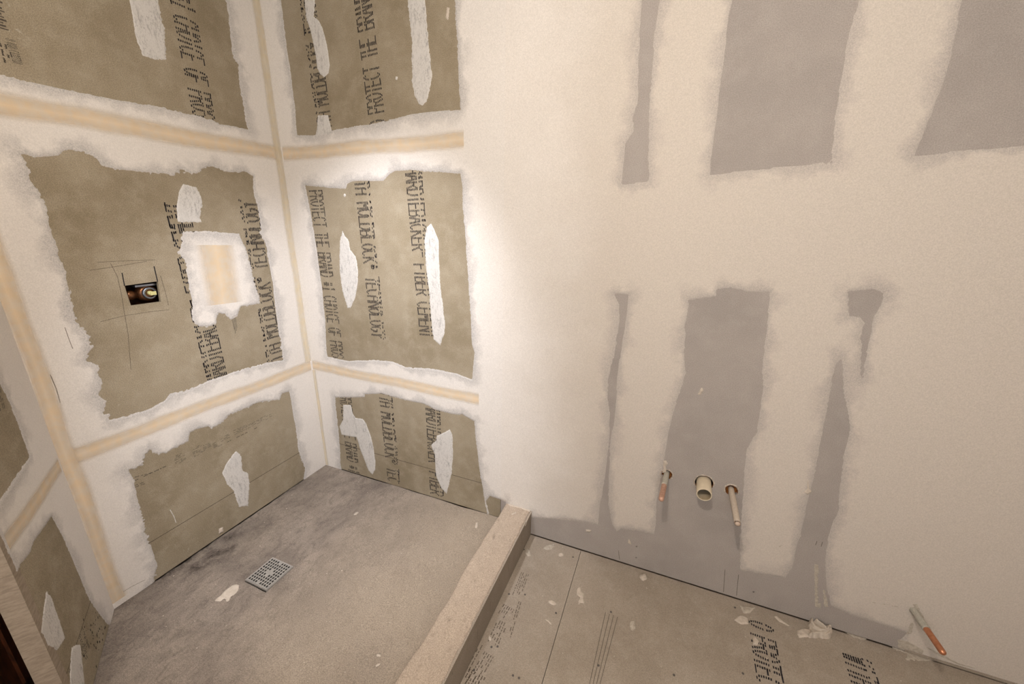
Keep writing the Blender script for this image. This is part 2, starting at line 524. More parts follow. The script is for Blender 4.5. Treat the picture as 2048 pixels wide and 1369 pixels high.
D_5 = PB.pts([(1379, 601), (1434, 593), (1434, 579), (1458, 576), (1492, 584), (1540, 584), (1533, 660), (1523, 742), (1526, 762), (1519, 824), (1512, 865), (1492, 899), (1487, 957), (1485, 1008), (1480, 1080), (1479, 1141), (1507, 1146), (1570, 1156), (1584, 1137), (1600, 1076), (1618, 994), (1632, 944), (1643, 880), (1656, 807), (1669, 745), (1681, 714), (1685, 779), (1697, 834), (1699, 861), (1687, 916), (1676, 1000), (1677, 1019), (1664, 1051), (1655, 1080), (1650, 1126), (1652, 1176), (1661, 1212), (1704, 1232), (1764, 1250), (1811, 1266), (1796, 1287), (1800, 1320), (1600, 1265), (1300, 1170), (1058, 1090), (1058, 1034), (1066, 1036), (1094, 1038), (1166, 1044), (1196, 1050), (1234, 1064), (1241, 1058), (1271, 1062), (1307, 1069), (1312, 1051), (1314, 1005), (1328, 926), (1338, 865), (1347, 824), (1362, 779), (1372, 745), (1369, 704), (1372, 643)])
D_7 = PB.pts([(1697, 584), (1745, 579), (1767, 586), (1760, 612), (1750, 629), (1743, 653), (1738, 677), (1731, 711), (1725, 757), (1722, 757), (1724, 705), (1727, 690), (1722, 677), (1731, 646), (1724, 634), (1697, 631)])
C_UP = PC.pts([(0, 768), (21, 812), (33, 845), (59, 912), (22, 967), (0, 1000), (-60, 1085), (-140, 1100), (-140, 480), (-60, 640)])
C_LOW = PC.pts([(103, 1035), (128, 1080), (158, 1151), (179, 1202), (215, 1250), (228, 1262), (200, 1460), (40, 1460), (20, 1220), (33, 1154), (40, 1130), (61, 1106), (70, 1080)])

VALVE_HOLE = PA.pts([(249, 572), (316, 563), (322, 604), (262, 612)])


def ring(cu, cv, r, n=28, jag=0.0):
    return [(cu + (r + random.uniform(-jag, jag)) * math.cos(2 * math.pi * i / n), cv + (r + random.uniform(-jag, jag)) * math.sin(2 * math.pi * i / n)) for i in range(n)]


HOLE_L = ring(2.142, 0.527, 0.024, 24, 0.003)
HOLE_P = ring(2.298, 0.527, 0.0372, 36, 0.0015)
HOLE_R = ring(2.408, 0.522, 0.0255, 24, 0.003)

# ------------------------------------------------------------------ setting: floor
floor = box('floor', (-1.3, -3.4, ZF - 0.06), (X_END + 0.1, 0.13, ZF - 0.0125), M_FLOORBOARD, kind='structure')
X_FS = 1.7848
for (x0, x1) in ((1.5005, X_FS - 0.001), (X_FS + 0.0012, X_END)):
    slab('floor_board', PF, [rect(x0, -3.3, x1, -0.004)], -0.012, 0.0, M_FLOORBOARD, floor)
boards = [o for o in floor.children]

# shower bed: a trowelled mortar bed, cut along the slanted wall
us, vs = np.arange(0.0, CURB0 + 0.012, 0.01), np.arange(-1.95, 0.0001, 0.01)
us[-1] = CURB0 + 0.01
U, V = np.meshgrid(us, vs, indexing='ij')
hz = 0.003 * vnoise(U, V, 0.16, 31) + 0.0022 * vnoise(U * 0.6 + V * 0.5, V, 0.05, 32) + 0.0008 * vnoise(U, V, 0.02, 33)
nearA = np.clip(1 - U / 0.30, 0, 1)
hz = hz + nearA * (0.003 * vnoise(U, V, 0.035, 34) + 0.002 * vnoise(U, V, 0.018, 35)) * np.clip(1 - np.abs(V + 0.80) / 0.28, 0, 1)
dr = np.hypot(U - 0.45, V + 0.766)
hz -= 0.004 * np.exp(-(dr / 0.22) ** 2)
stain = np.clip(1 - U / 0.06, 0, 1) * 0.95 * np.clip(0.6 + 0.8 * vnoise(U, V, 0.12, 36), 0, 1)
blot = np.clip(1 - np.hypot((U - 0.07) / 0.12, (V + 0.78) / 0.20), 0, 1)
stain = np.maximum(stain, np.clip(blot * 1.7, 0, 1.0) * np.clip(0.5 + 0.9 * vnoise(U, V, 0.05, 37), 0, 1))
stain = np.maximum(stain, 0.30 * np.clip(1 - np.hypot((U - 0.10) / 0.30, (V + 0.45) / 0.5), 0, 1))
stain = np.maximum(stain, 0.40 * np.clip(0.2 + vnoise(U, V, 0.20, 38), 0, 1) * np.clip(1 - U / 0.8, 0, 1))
warm = np.clip((U - 0.45) / 0.7, 0, 1) * 0.75 + 0.2 * vnoise(U, V, 0.25, 39)
keep = ((U * sph + (V + LEN_A) * cph) > -0.022) & ~((np.abs(U - 0.45) < 0.066) & (np.abs(V + 0.766) < 0.066))
inside = (np.abs(U - 0.45) < 0.075) & (np.abs(V + 0.766) < 0.075)
hz = np.where(inside, np.minimum(hz, 0.0), hz)
q = keep[:-1, :-1] & keep[1:, :-1] & keep[1:, 1:] & keep[:-1, 1:]
idx = np.arange(U.size).reshape(U.shape)
fq = np.stack([idx[:-1, :-1], idx[1:, :-1], idx[1:, 1:], idx[:-1, 1:]], -1)[q]
P = np.stack([U.ravel(), V.ravel(), hz.ravel()], -1)
used, inv = np.unique(fq.ravel(), return_inverse=True)
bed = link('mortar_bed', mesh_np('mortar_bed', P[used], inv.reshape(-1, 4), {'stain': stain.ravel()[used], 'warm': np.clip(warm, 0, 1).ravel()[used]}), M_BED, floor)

# ------------------------------------------------------------------ setting: walls
ceiling = box('ceiling', (-1.3, -3.4, CEIL), (X_END + 0.1, 0.13, CEIL + 0.08), M_CEIL, kind='structure')
wall_right = box('wall_right', (X_END, -3.3, ZF), (X_END + 0.1, 0.0, CEIL), M_WALLPAINT, kind='structure')
PW = Plane((0, -3.3, 0), (1, 0, 0), (0, 0, 1), (0, 1, 0))
FILL_WIN = rect(1.6, 1.0, 2.8, 2.2)
wall_front = slab('wall_front', PW, [rect(-1.3, ZF, X_END, CEIL), FILL_WIN], -0.10, 0.0, M_WALLPAINT, kind='structure')
fill_win = slab('fill_window', PW, [FILL_WIN, rect(1.65, 1.05, 2.75, 2.15)], -0.09, 0.012, M_CEIL, kind='structure')  # unseen window, added as an opening for the fill light
slab('fill_window_mullion', PW, [rect(2.185, 1.05, 2.215, 2.15)], -0.07, -0.03, M_CEIL, fill_win)
slab('fill_window_pane', PW, [rect(1.65, 1.05, 2.75, 2.15)], -0.054, -0.050, M_GLASS, fill_win)
wall_outer = box('wall_outer', (-1.3, -3.3, ZF), (-1.2, 0.13, CEIL), M_WALLPAINT, kind='structure')

G = 0.0055                                        # gap under the boards
# back wall: sheathing behind the stud bay, three backer boards, drywall
wall_back = slab('wall_back', PB, [rect(-0.02, ZF, X_END, CEIL)], -0.125, -0.10, M_CAVITY, kind='structure')
back_low = slab('backer_board', PB, [rect(0.0, G, X_SEAM - 0.001, H1 - 0.001)], -BT, 0, M_BOARD, wall_back)
back_mid = slab('backer_board', PB, [rect(0.0, H1 + 0.001, X_SEAM - 0.001, H2 - 0.001)], -BT, 0, M_BOARD, wall_back)
back_up = slab('backer_board', PB, [rect(0.0, H2 + 0.001, X_SEAM - 0.001, CEIL)], -BT, 0, M_BOARD, wall_back)
Z_DS = 1.59
nail = [ring(*PB.hit(x, y), 0.0045, 10, 0.0008) for x, y in ((1273, 1094), (1272, 1116), (1507, 1185))]
dry_low = slab('drywall_sheet', PB, [rect(X_SEAM + 0.001, ZF + 0.005, X_END, Z_DS - 0.001), HOLE_L, HOLE_P, HOLE_R] + nail, -BT, 0, M_DRYWALL, wall_back)
dry_up = slab('drywall_sheet', PB, [rect(X_SEAM + 0.001, Z_DS + 0.001, X_END, CEIL)], -BT, 0, M_DRYWALL, wall_back)

# end wall of the shower
wall_left = slab('wall_left', PA, [rect(-LEN_A - 0.02, ZF, 0.0, CEIL)], -0.125, -0.10, M_CAVITY, kind='structure')
left_low = slab('backer_board', PA, [rect(-LEN_A, G, -BT, H1 - 0.001)], -BT, 0, M_BOARD, wall_left)
left_mid = slab('backer_board', PA, [rect(-LEN_A, H1 + 0.001, -BT, H2 - 0.001), VALVE_HOLE], -BT, 0, M_BOARD, wall_left)
left_up = slab('backer_board', PA, [rect(-LEN_A, H2 + 0.001, -BT, CEIL)], -BT, 0, M_BOARD, wall_left)

# slanted wall at the near end of the shower, closed by a stud
wall_slant = slab('wall_near', PC, [rect(-C_LEN + 0.038, ZF, 0.02, CEIL)], -0.046, -BT, M_CAVITY, kind='structure')
slant_low = slab('backer_board', PC, [rect(-C_LEN + 0.038, G, -0.003, H1 - 0.001)], -BT, 0, M_BOARD, wall_slant)
slant_mid = slab('backer_board', PC, [rect(-C_LEN + 0.038, H1 + 0.001, -0.003, H2 - 0.001)], -BT, 0, M_BOARD, wall_slant)
slant_up = slab('backer_board', PC, [rect(-C_LEN + 0.038, H2 + 0.001, -0.003, CEIL)], -BT, 0, M_BOARD, wall_slant)
stud = slab('end_stud', PC, [rect(-C_LEN, ZF, -C_LEN + 0.038, CEIL)], -0.048, 0.0005, M_STUD, wall_slant)

door = slab('door_1', PC, [rect(-0.46, ZF + 0.008, 0.28, 2.04)], -0.175, -0.135, M_DARKWOOD, kind='structure')
for (v0, v1) in ((0.14, 0.86), (0.98, 1.90)):
    slab('door_panel', PC, [rect(-0.36, v0, 0.18, v1)], -0.135, -0.127, M_DARKWOOD, door)


# ------------------------------------------------------------------ joint compound on the walls
def grid(a, b, st):
    return np.linspace(a, b, int(round((b - a) / st)) + 1)


us1 = grid(0.0, 1.318, 0.0036)
us2 = np.concatenate([grid(1.318, 2.9, 0.006), grid(2.91, X_END - 0.01, 0.011)])
vb = grid(0.001, 2.70, 0.0036)
vd = np.concatenate([grid(ZF + 0.006, 1.72, 0.006), grid(1.73, 2.70, 0.01)])
mud_b = sheet('joint_compound', PB, us1, vb, M_MUD, wall_back, exclude=[B_UP, B_MID, B_LOW, B_TAB], rag=0.0035, seed=101)
big = [D_1, D_2, D_3, D_4, D_5, D_7, B_TAB, HOLE_L, HOLE_P, HOLE_R]
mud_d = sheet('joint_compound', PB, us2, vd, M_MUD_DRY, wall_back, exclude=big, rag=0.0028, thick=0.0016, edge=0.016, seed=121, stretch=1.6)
va = grid(0.001, 2.70, 0.0036)
mud_a = sheet('joint_compound', PA, grid(-LEN_A, 0.0, 0.0036), va, M_MUD, wall_left, exclude=[A_UP, A_MID, A_LOW], rag=0.0085, seed=141, ragcell=0.018)
mud_c = sheet('joint_compound', PC, grid(-C_LEN, 0.0, 0.006), va, M_MUD, wall_slant, exclude=[C_UP, C_LOW, rect(-C_LEN - 0.05, -0.1, -C_LEN + 0.02, 3.0)], rag=0.004, seed=161)

# ------------------------------------------------------------------ paper tape
def tape(plane, a, b, wd, parent, off=0.0021, bend=0.0025, seed=0, mat=None):
    a, b = np.array(a), np.array(b)
    e = (b - a)
    L = np.linalg.norm(e)
    e /= L
    n = np.array([-e[1], e[0]])
    k = max(8, int(L / 0.03))
    vs, att = [], []
    for i in range(k + 1):
        c = a + e * L * i / k + n * bend * math.sin(i * 0.31 + seed)
        for j, s in enumerate((-1, -0.45, 0, 0.45, 1)):
            vs.append(plane.at(*(c + n * s * wd / 2), off))
            att.append((0.0, 0.75, 1.0, 0.75, 0.0)[j])
    fs = [(i * 5 + j, (i + 1) * 5 + j, (i + 1) * 5 + j + 1, i * 5 + j + 1) for i in range(k) for j in range(4)]
    return link('joint_tape', mesh_np('joint_tape', vs, fs, {'side': att}), mat or M_TAPE, parent)


tape(PB, (0.01, H1), (PB.hit(958, 792)[0], H1 - 0.012), 0.088, wall_back, seed=1)
tape(PB, (0.01, H2), (PB.hit(928, 285)[0], H2 + 0.012), 0.098, wall_back, seed=2)
tape(PB, (0.012, 0.004), (0.012, H1 - 0.03), 0.046, wall_back, bend=0.001, off=0.0022, mat=M_TAPE_PALE)
tape(PA, (-LEN_A + 0.01, H1), (-0.01, H1), 0.092, wall_left, seed=3)
tape(PA, (-LEN_A + 0.01, H2), (-0.01, H2), 0.105, wall_left, seed=4)
tape(PA, (-0.022, H1 + 0.03), (-0.026, 2.70), 0.07, wall_left, bend=0.002, off=0.0022, mat=M_TAPE_PALE)
tape(PA, (-LEN_A + 0.022, 0.03), (-LEN_A + 0.026, 2.70), 0.08, wall_left, bend=0.003, off=0.0022)
tape(PC, (-0.012, H1 - 0.01), (-C_LEN + 0.03, H1), 0.08, wall_slant, seed=5)

# ------------------------------------------------------------------ screw patches
for pl, par, polys in (
    (PA, wall_left, [
        [(258, -5), (266, 41), (274, 82), (285, 110), (310, 119), (330, 118), (334, 104), (327, 55), (315, 0), (310, -30), (252, -30)],
        [(366, 368), (393, 375), (402, 392), (404, 411), (400, 436), (404, 445), (377, 445), (355, 444), (352, 417), (358, 382)],
        [(472, 903), (482, 913), (485, 941), (496, 948), (499, 968), (496, 1013), (478, 1015), (473, 1002), (468, 982), (455, 971), (444, 948), (455, 924)]]),
    (PB, wall_back, [
        [(608, -5), (612, 36), (621, 60), (630, 104), (635, 137), (641, 149), (649, 155), (657, 147), (660, 131), (654, 90), (645, 55), (638, 41), (628, 33), (630, 0), (630, -30), (605, -30)],
        [(636, 231), (656, 231), (664, 262), (660, 273), (630, 275), (634, 255)],
        [(815, -5), (820, 47), (824, 82), (824, 164), (830, 192), (838, 208), (845, 211), (853, 203), (862, 170), (864, 151), (858, 96), (853, 27), (850, 0), (848, -30), (812, -30)],
        [(685, 462), (691, 474), (697, 481), (700, 500), (711, 513), (716, 539), (716, 564), (711, 596), (701, 617), (695, 616), (685, 583), (680, 545), (679, 513), (680, 481)],
        [(862, 447), (868, 458), (877, 481), (878, 513), (880, 561), (885, 609), (891, 648), (889, 667), (885, 677), (881, 691), (868, 680), (864, 657), (859, 593), (852, 529), (849, 481), (854, 455)],
        [(686, 810), (702, 810), (706, 828), (711, 836), (725, 838), (732, 847), (742, 875), (747, 896), (751, 924), (750, 940), (745, 950), (737, 942), (730, 924), (721, 900), (713, 875), (695, 873), (683, 870), (679, 854), (686, 840)],
        [(900, 859), (904, 868), (905, 882), (906, 910), (904, 945), (893, 988), (883, 977), (873, 956), (870, 928), (870, 910), (862, 891), (872, 882), (874, 872), (888, 866)]]),
    (PC, wall_slant, [
        [(93, 1184), (103, 1196), (115, 1229), (130, 1277), (114, 1302), (96, 1292), (82, 1265), (87, 1214)],
        [(143, 1295), (154, 1289), (161, 1292), (169, 1369), (167, 1420), (139, 1420), (140, 1333)]])):
    for k, p in enumerate(polys):
        spot_sheet('screw_patch', pl, pl.pts(p), M_PATCH, par, seed=200 + k * 7, thick=0.0013, edge=0.007, rag=0.0030, ragcell=0.012)
SQ = PA.pts([(363, 474), (365, 463), (401, 463), (478, 468), (482, 479), (493, 503), (501, 530), (508, 563), (512, 579), (519, 595), (519, 606), (504, 610), (482, 614), (474, 633), (462, 639), (450, 630), (436, 628), (433, 649), (415, 655), (396, 652), (385, 641), (383, 628), (386, 612), (379, 579), (371, 530), (366, 514), (355, 506), (363, 493)])
spot_sheet('patched_cutout', PA, SQ, M_MUD, wall_left, seed=260, thick=0.0016, edge=0.008, rag=0.0045, ragcell=0.014)
T4 = PA.pts([(394, 490), (463, 491), (474, 606), (419, 610)])
mid = lambda a, b, t: (a[0] + (b[0] - a[0]) * t, a[1] + (b[1] - a[1]) * t)
TS = 0.047
a, b = mid(T4[0], T4[1], 0.5), mid(T4[3], T4[2], 0.5)
tape(PA, a, b, abs(T4[1][0] - T4[0][0]) * 1.35, wall_left, bend=0.0005)
for pl, par, c in ((PB, wall_back, (689, 391)), (PB, wall_back, (793, 156)), (PB, wall_back, (973, 1013))):
    cu, cv = pl.hit(*c)
    spot_sheet('compound_fleck', pl, ring(cu, cv, 0.008, 10, 0.002), M_PATCH, par, res=0.002, thick=0.002, edge=0.004, rag=0.001)

# drips and crumbs of compound stuck on the wall
for p in ([(1404, 776), (1406, 782), (1401, 790), (1397, 789), (1400, 781)],
          [(1613, 962), (1617, 963), (1618, 978), (1623, 984), (1615, 990), (1606, 985), (1613, 977)],
          [(1258, 1079), (1261, 1085), (1262, 1089), (1257, 1087)],
          [(1327, 923), (1332, 922), (1335, 927), (1331, 934), (1332, 945), (1325, 946), (1327, 936)],
          [(1570, 784), (1786, 784), (1780, 789), (1776, 789)][1:],
          [(1172, 1060), (1182, 1061), (1180, 1065), (1172, 1064)],
          [(894, 14), (899, 16), (896, 40), (892, 35)],
          [(438, 1058), (446, 1055), (447, 1064), (438, 1068)]):
    pl, par = (PA, wall_left) if p[0][0] < 500 else (PB, wall_back)
    spot_sheet('compound_drip', pl, pl.pts(p), M_PLASTER, par, res=0.002, thick=0.003, edge=0.005, rag=0.001, base=0.001, ragcell=0.006)
for p in ([(1540, 1102), (1560, 1090), (1569, 1089), (1571, 1083), (1568, 1091), (1572, 1096), (1566, 1092), (1556, 1096)],
          [(1630, 1130), (1636, 1132), (1635, 1210), (1640, 1208), (1640, 1216), (1631, 1214), (1629, 1180)],
          [(1646, 1180), (1650, 1182), (1655, 1213), (1650, 1214)],
          [(1815, 1213), (1833, 1212), (1850, 1232), (1846, 1240), (1830, 1232), (1822, 1222)],
          [(1815, 1252), (1824, 1240), (1829, 1250), (1825, 1268), (1813, 1270)],
          [(1822, 1206), (1836, 1208), (1842, 1222), (1836, 1226), (1826, 1216)],
          [(1700, 1196), (1760, 1206), (1800, 1214), (1800, 1216), (1760, 1209), (1700, 1198)],
          [(1850, 1290), (1880, 1306), (1920, 1326), (1960, 1338), (1956, 1340), (1915, 1330), (1875, 1312), (1850, 1296)],
          [(1796, 1280), (1815, 1281), (1850, 1300), (1846, 1312), (1820, 1306), (1798, 1296)]):
    spot_sheet('compound_smear', PB, PB.pts(p), M_SMEAR, wall_back, res=0.0025, thick=0.0014, edge=0.006, rag=0.003, base=0.0008, ragcell=0.010)

slab('base_strip', PB, [[(3.13, ZF + 0.003), (3.85, ZF + 0.003), (3.85, ZF + 0.020), (3.13, ZF + 0.014)]], 0.0, 0.004, M_FLOORBOARD, wall_back)

# ------------------------------------------------------------------ print on the boards
def arc(cx, cy, rx, ry, a0, a1, n=7):
    return [(cx + rx * math.cos(math.radians(a0 + (a1 - a0) * i / n)), cy + ry * math.sin(math.radians(a0 + (a1 - a0) * i / n))) for i in range(n + 1)]


O_ = arc(.5, .5, .5, .5, 0, 360, 14)
GL = {
    'P': [[(0, 0), (0, 1)], [(0, 1), (.7, 1)], [(.7, 1), (1, .85), (1, .62), (.7, .47)], [(.7, .47), (0, .47)]],
    'R': [[(0, 0), (0, 1)], [(0, 1), (.7, 1)], [(.7, 1), (1, .85), (1, .62), (.7, .47)], [(.7, .47), (0, .47)], [(.45, .47), (1, 0)]],
    'O': [O_], 'D': [[(0, 0), (0, 1)], [(0, 1), (.6, 1)], [(.6, 1), (1, .75), (1, .25), (.6, 0)], [(.6, 0), (0, 0)]],
    'T': [[(.5, 0), (.5, 1)], [(0, 1), (1, 1)]], 'I': [[(.5, 0), (.5, 1)]],
    'E': [[(0, 0), (0, 1)], [(0, 1), (1, 1)], [(0, .47), (.8, .47)], [(0, 0), (1, 0)]],
    'F': [[(0, 0), (0, 1)], [(0, 1), (1, 1)], [(0, .47), (.8, .47)]],
    'C': [arc(.5, .5, .5, .5, 50, 310, 10)], 'G': [arc(.5, .5, .5, .5, 50, 345, 11), [(.55, .45), (1, .45)], [(1, .45), (1, .1)]],
    'H': [[(0, 0), (0, 1)], [(1, 0), (1, 1)], [(0, .47), (1, .47)]], 'L': [[(0, 0), (0, 1)], [(0, 0), (1, 0)]],
    'B': [[(0, 0), (0, 1)], [(0, 1), (.7, 1)], [(.7, 1), (1, .85), (1, .65), (.7, .5)], [(0, .47), (.7, .47)], [(.7, .5), (1, .35), (1, .15), (.7, 0)], [(.7, 0), (0, 0)]],
    'A': [[(0, 0), (.5, 1), (1, 0)], [(.2, .38), (.8, .38)]], 'N': [[(0, 0), (0, 1)], [(0, 1), (1, 0)], [(1, 0), (1, 1)]],
    'M': [[(0, 0), (0, 1)], [(0, 1), (.5, .4), (1, 1)], [(1, 1), (1, 0)]], 'W': [[(0, 1), (.25, 0), (.5, .7), (.75, 0), (1, 1)]],
    'K': [[(0, 0), (0, 1)], [(0, .45), (1, 1)], [(.25, .55), (1, 0)]], 'Y': [[(0, 1), (.5, .5), (1, 1)], [(.5, .5), (.5, 0)]],
    'S': [arc(.5, .74, .5, .26, 30, 270, 7) + arc(.5, .26, .5, .26, 90, -150, 7)],
    '#': [[(.3, .15), (.3, .85)], [(.7, .15), (.7, .85)], [(0, .38), (1, .38)], [(0, .62), (1, .62)]],
    '1': [[(.55, 0), (.55, 1)], [(.3, .85), (.55, 1)], [(.2, 0), (.9, 0)]], '2': [arc(.5, .72, .45, .28, 160, -30, 6) + [(0, 0)], [(0, 0), (1, 0)]],
    '8': [arc(.5, .74, .4, .26, 0, 360, 8), arc(.5, .25, .5, .25, 0, 360, 8)], '7': [[(0, 1), (1, 1)], [(1, 1), (.4, 0)]],
    '\u00ae': [[(.15 + .7 * a, .5 + .5 * b) for a, b in O_], [(.35, .62), (.35, .9)], [(.35, .9), (.6, .85), (.6, .75), (.35, .72)]],
    '\u2122': [[(.05, .95), (.5, .95)], [(.27, .6), (.27, .95)], [(.6, .6), (.6, .95)], [(.6, .95), (.78, .7), (.95, .95)], [(.95, .95), (.95, .6)]],
    '/': [[(0, 0), (1, 1)]], ' ': []}


def nozzle_print(plane, text, start, end, h, rows=12, skip=(), dash=0.36, thick=0.62, limit=None, jitter=0.0, width=0.80):
    """Lettering as an ink-jet line printer leaves it: one row of dashes per nozzle."""
    a, b = np.array(start), np.array(end)
    e = b - a
    pitch = np.linalg.norm(e) / len(text)
    e /= np.linalg.norm(e)
    up = np.array([-e[1], e[0]])
    out = []
    rh = h / rows
    for k, ch in enumerate(text):
        for line in GL.get(ch, []):
            for i in range(len(line) - 1):
                (u0, v0), (u1, v1) = line[i], line[i + 1]
                runs = []
                if abs(v1 - v0) < 0.5 / rows:
                    r = int(min(rows - 1, max(0, round((v0 + v1) / 2 * (rows - 1)))))
                    runs.append((r, min(u0, u1) - 0.1, max(u0, u1) + 0.1))
                else:
                    lo, hi = sorted((v0, v1))
                    for r in range(rows):
                        v = r / (rows - 1)
                        if lo - 1e-6 <= v <= hi + 1e-6:
                            u = u0 + (u1 - u0) * (v - v0) / (v1 - v0)
                            runs.append((r, u - dash / 2, u + dash / 2))
                for r, ua, ub_ in runs:
                    if r in skip:
                        continue
                    o = random.uniform(-0.03, 0.03) + (random.uniform(-.25, .25) if r >= rows - 4 else 0) * jitter
                    y = (r - (rows - 1) / 2) * rh + (random.uniform(-.35, .35) * rh * jitter if r >= rows - 4 else 0)
                    p0 = a + e * (k + 0.1 + (ua + o) * width) * pitch + up * y
                    p1 = a + e * (k + 0.1 + (ub_ + o) * width) * pitch + up * y
                    sl = up * rh * random.uniform(-.12, .12)
                    if limit and not (limit(*p0) and limit(*p1)):
                        continue
                    out.append(seg(p0 - sl, p1 + sl, rh * thick * random.uniform(.8, 1.15)))
    return out


OFFP = 0.0002


def prt(plane, board, text, s, e, h=0.098, **kw):
    q = nozzle_print(plane, text, plane.hit(*s), plane.hit(*e), h, **kw)
    return quads('board_print', plane, q, OFFP, M_INK, board, kind='stuff')


S1 = dict(skip=(7,))
S2 = dict(skip=(9,), jitter=1.0)
S3 = dict(skip=(8,), jitter=0.4)
up0 = lambda u, v: v > H2 + 0.004
md0 = lambda u, v: H1 + 0.004 < v < H2 - 0.004
lo0 = lambda u, v: G + 0.002 < v < H1 - 0.004
prt(PB, back_mid, 'PROTECT THE BRAND #1 CHOICE OF PROS', (631, 381), (676, 717), limit=md0, **S1)
prt(PB, back_mid, 'WITH MOLDBLOCK\u00ae TECHNOLOGY', (720, 331), (757, 677), limit=md0, **S2)
prt(PB, back_mid, 'HARDIEBACKER\u2122 FIBER CEMENT', (826, 334), (855, 676), limit=md0, **S3)
prt(PB, back_up, 'WITH MOLDBLOCK\u00ae TECHNOLOGY', (652, 272), (605, -70), limit=up0, **S2)
prt(PB, back_up, 'TO PROTECT THE BRAND #1', (757, 266), (718, -60), limit=up0, **S1)
prt(PB, back_low, 'PROTECT THE BRAND #1', (690, 789), (708, 947), limit=lo0, **S1)
prt(PB, back_low, 'WITH MOLDBLOCK\u00ae TEC', (769, 772), (788, 966), limit=lo0, **S2)
prt(PB, back_low, 'HARDIEBACKER\u2122 FIBER', (865, 811), (874, 991), limit=lo0, **S3)
prt(PA, left_up, 'BRAND #1 CHOICE OF PROS', (343, -109), (409, 237), limit=up0, **S1)
prt(PA, left_mid, 'HARDIEBACKER\u2122 FIBER CEMENT', (437, 765), (352, 405), limit=md0, **S3)
prt(PA, left_mid, 'WITH MOLDBLOCK\u00ae TECHNOLOGY', (553, 735), (496, 402), limit=md0, **S2)
fb = sorted(boards, key=lambda o: o.data.vertices[0].co.x)
prt(PF, boards[1], 'O PROTECT THE', (1521, 1246), (1560, 1480), limit=lambda u, v: v > -1.2, **S1)
prt(PF, boards[1], 'WITH MOLDBLOCK', (1713, 1315), (1800, 1580), limit=lambda u, v: v > -1.2, **S2)


def small_text(plane, start, end, h, lines, seed=0, fill=0.75):
    """Lines of type too small to read: rows of short strokes."""
    rng = random.Random(seed)
    a, b = np.array(start), np.array(end)
    L = np.linalg.norm(b - a)
    e = (b - a) / L
    up = np.array([-e[1], e[0]])
    out = []
    for k in range(lines):
        y = h * (0.5 - (k + 0.5) / lines)
        x = 0.0
        stop = L * rng.uniform(0.75, 1.0)
        lh = h / lines * 0.55
        while x < stop:
            wl = rng.uniform(0.006, 0.022)
            if rng.random() < fill:
                n = max(1, int(wl / (lh * 0.8)))
                for i in range(n):
                    xx = x + wl * i / n
                    out.append(seg(a + e * xx + up * (y - lh / 2), a + e * xx + up * (y + lh * rng.uniform(.1, .5)), lh * 0.42))
                out.append(seg(a + e * x + up * y, a + e * (x + wl * .8) + up * y, lh * 0.38))
            x += wl + 0.004
    return out


def st(plane, board, blocks, mat=None):
    q = []
    for i, (s, e, h, n) in enumerate(blocks):
        q += small_text(plane, plane.hit(*s), plane.hit(*e), h, n, seed=i + 3)
    return quads('board_print', plane, q, OFFP, mat or M_GREYINK, board, kind='stuff')


st(PA, left_low, [((468, 866), (544, 830), 0.030, 5), ((437, 893), (532, 847), 0.010, 1), ((442, 880), (462, 870), 0.026, 4), ((426, 893), (436, 887), 0.030, 5), ((407, 897), (422, 890), 0.032, 6),
                  ((387, 910), (405, 901), 0.030, 6), ((350, 925), (370, 916), 0.032, 6), ((352, 914), (376, 903), 0.014, 2), ((386, 899), (404, 890), 0.013, 2),
                  ((269, 962), (336, 931), 0.010, 1), ((270, 955), (315, 943), 0.008, 1), ((268, 974), (295, 964), 0.016, 2)])
st(PA, left_up, [((6, 88), (14, 120), 0.022, 2)])
q = nozzle_print(PA, '8 818 C122718', PA.hit(20, 78), PA.hit(36, 128), 0.022, rows=7)
quads('board_print', PA, q, OFFP, M_INK, left_up, kind='stuff')
q = []
z0 = PA.hit(9, 58)[1]
for k in range(12):
    z = z0 + 0.0082 * k
    u = PA.hit(16, 56)[0] + 0.0005 * k
    q.append(seg((u - 0.10, z), (u - 0.004 * (k % 3), z), 0.0035 + 0.0018 * (k % 2)))
quads('board_print', PA, q, OFFP, M_GREYINK, left_up, kind='stuff')
st(PC, slant_low, [((164, 1257), (180, 1300), 0.014, 2), ((159, 1275), (176, 1310), 0.030, 4), ((158, 1290), (172, 1322), 0.016, 2), ((139, 1341), (143, 1354), 0.016, 2)], M_INK)
st(PC, slant_mid, [((-4, 780), (6, 822), 0.035, 4)])
st(PF, boards[0], [((1050, 1148), (1033, 1192), 0.045, 5), ((1018, 1215), (1006, 1234), 0.060, 6), ((1005, 1245), (985, 1290), 0.055, 5), ((1040, 1205), (1018, 1278), 0.018, 2), ((978, 1310), (940, 1375), 0.050, 5), ((960, 1290), (930, 1345), 0.03, 3), ((950, 1345), (920, 1400), 0.10, 9)], M_PENCIL)
for k, s in enumerate((1211, 1219, 1227, 1235)):
    a, b = PF.hit(s, 1226 + k * 3), PF.hit(s - 32 - k, 1369)
    quads('board_print', PF, [seg(mid(a, b, t / 60), mid(a, b, (t + 0.7) / 60), 0.0028) for t in range(60)], OFFP, M_GREYINK, boards[1], kind='stuff')

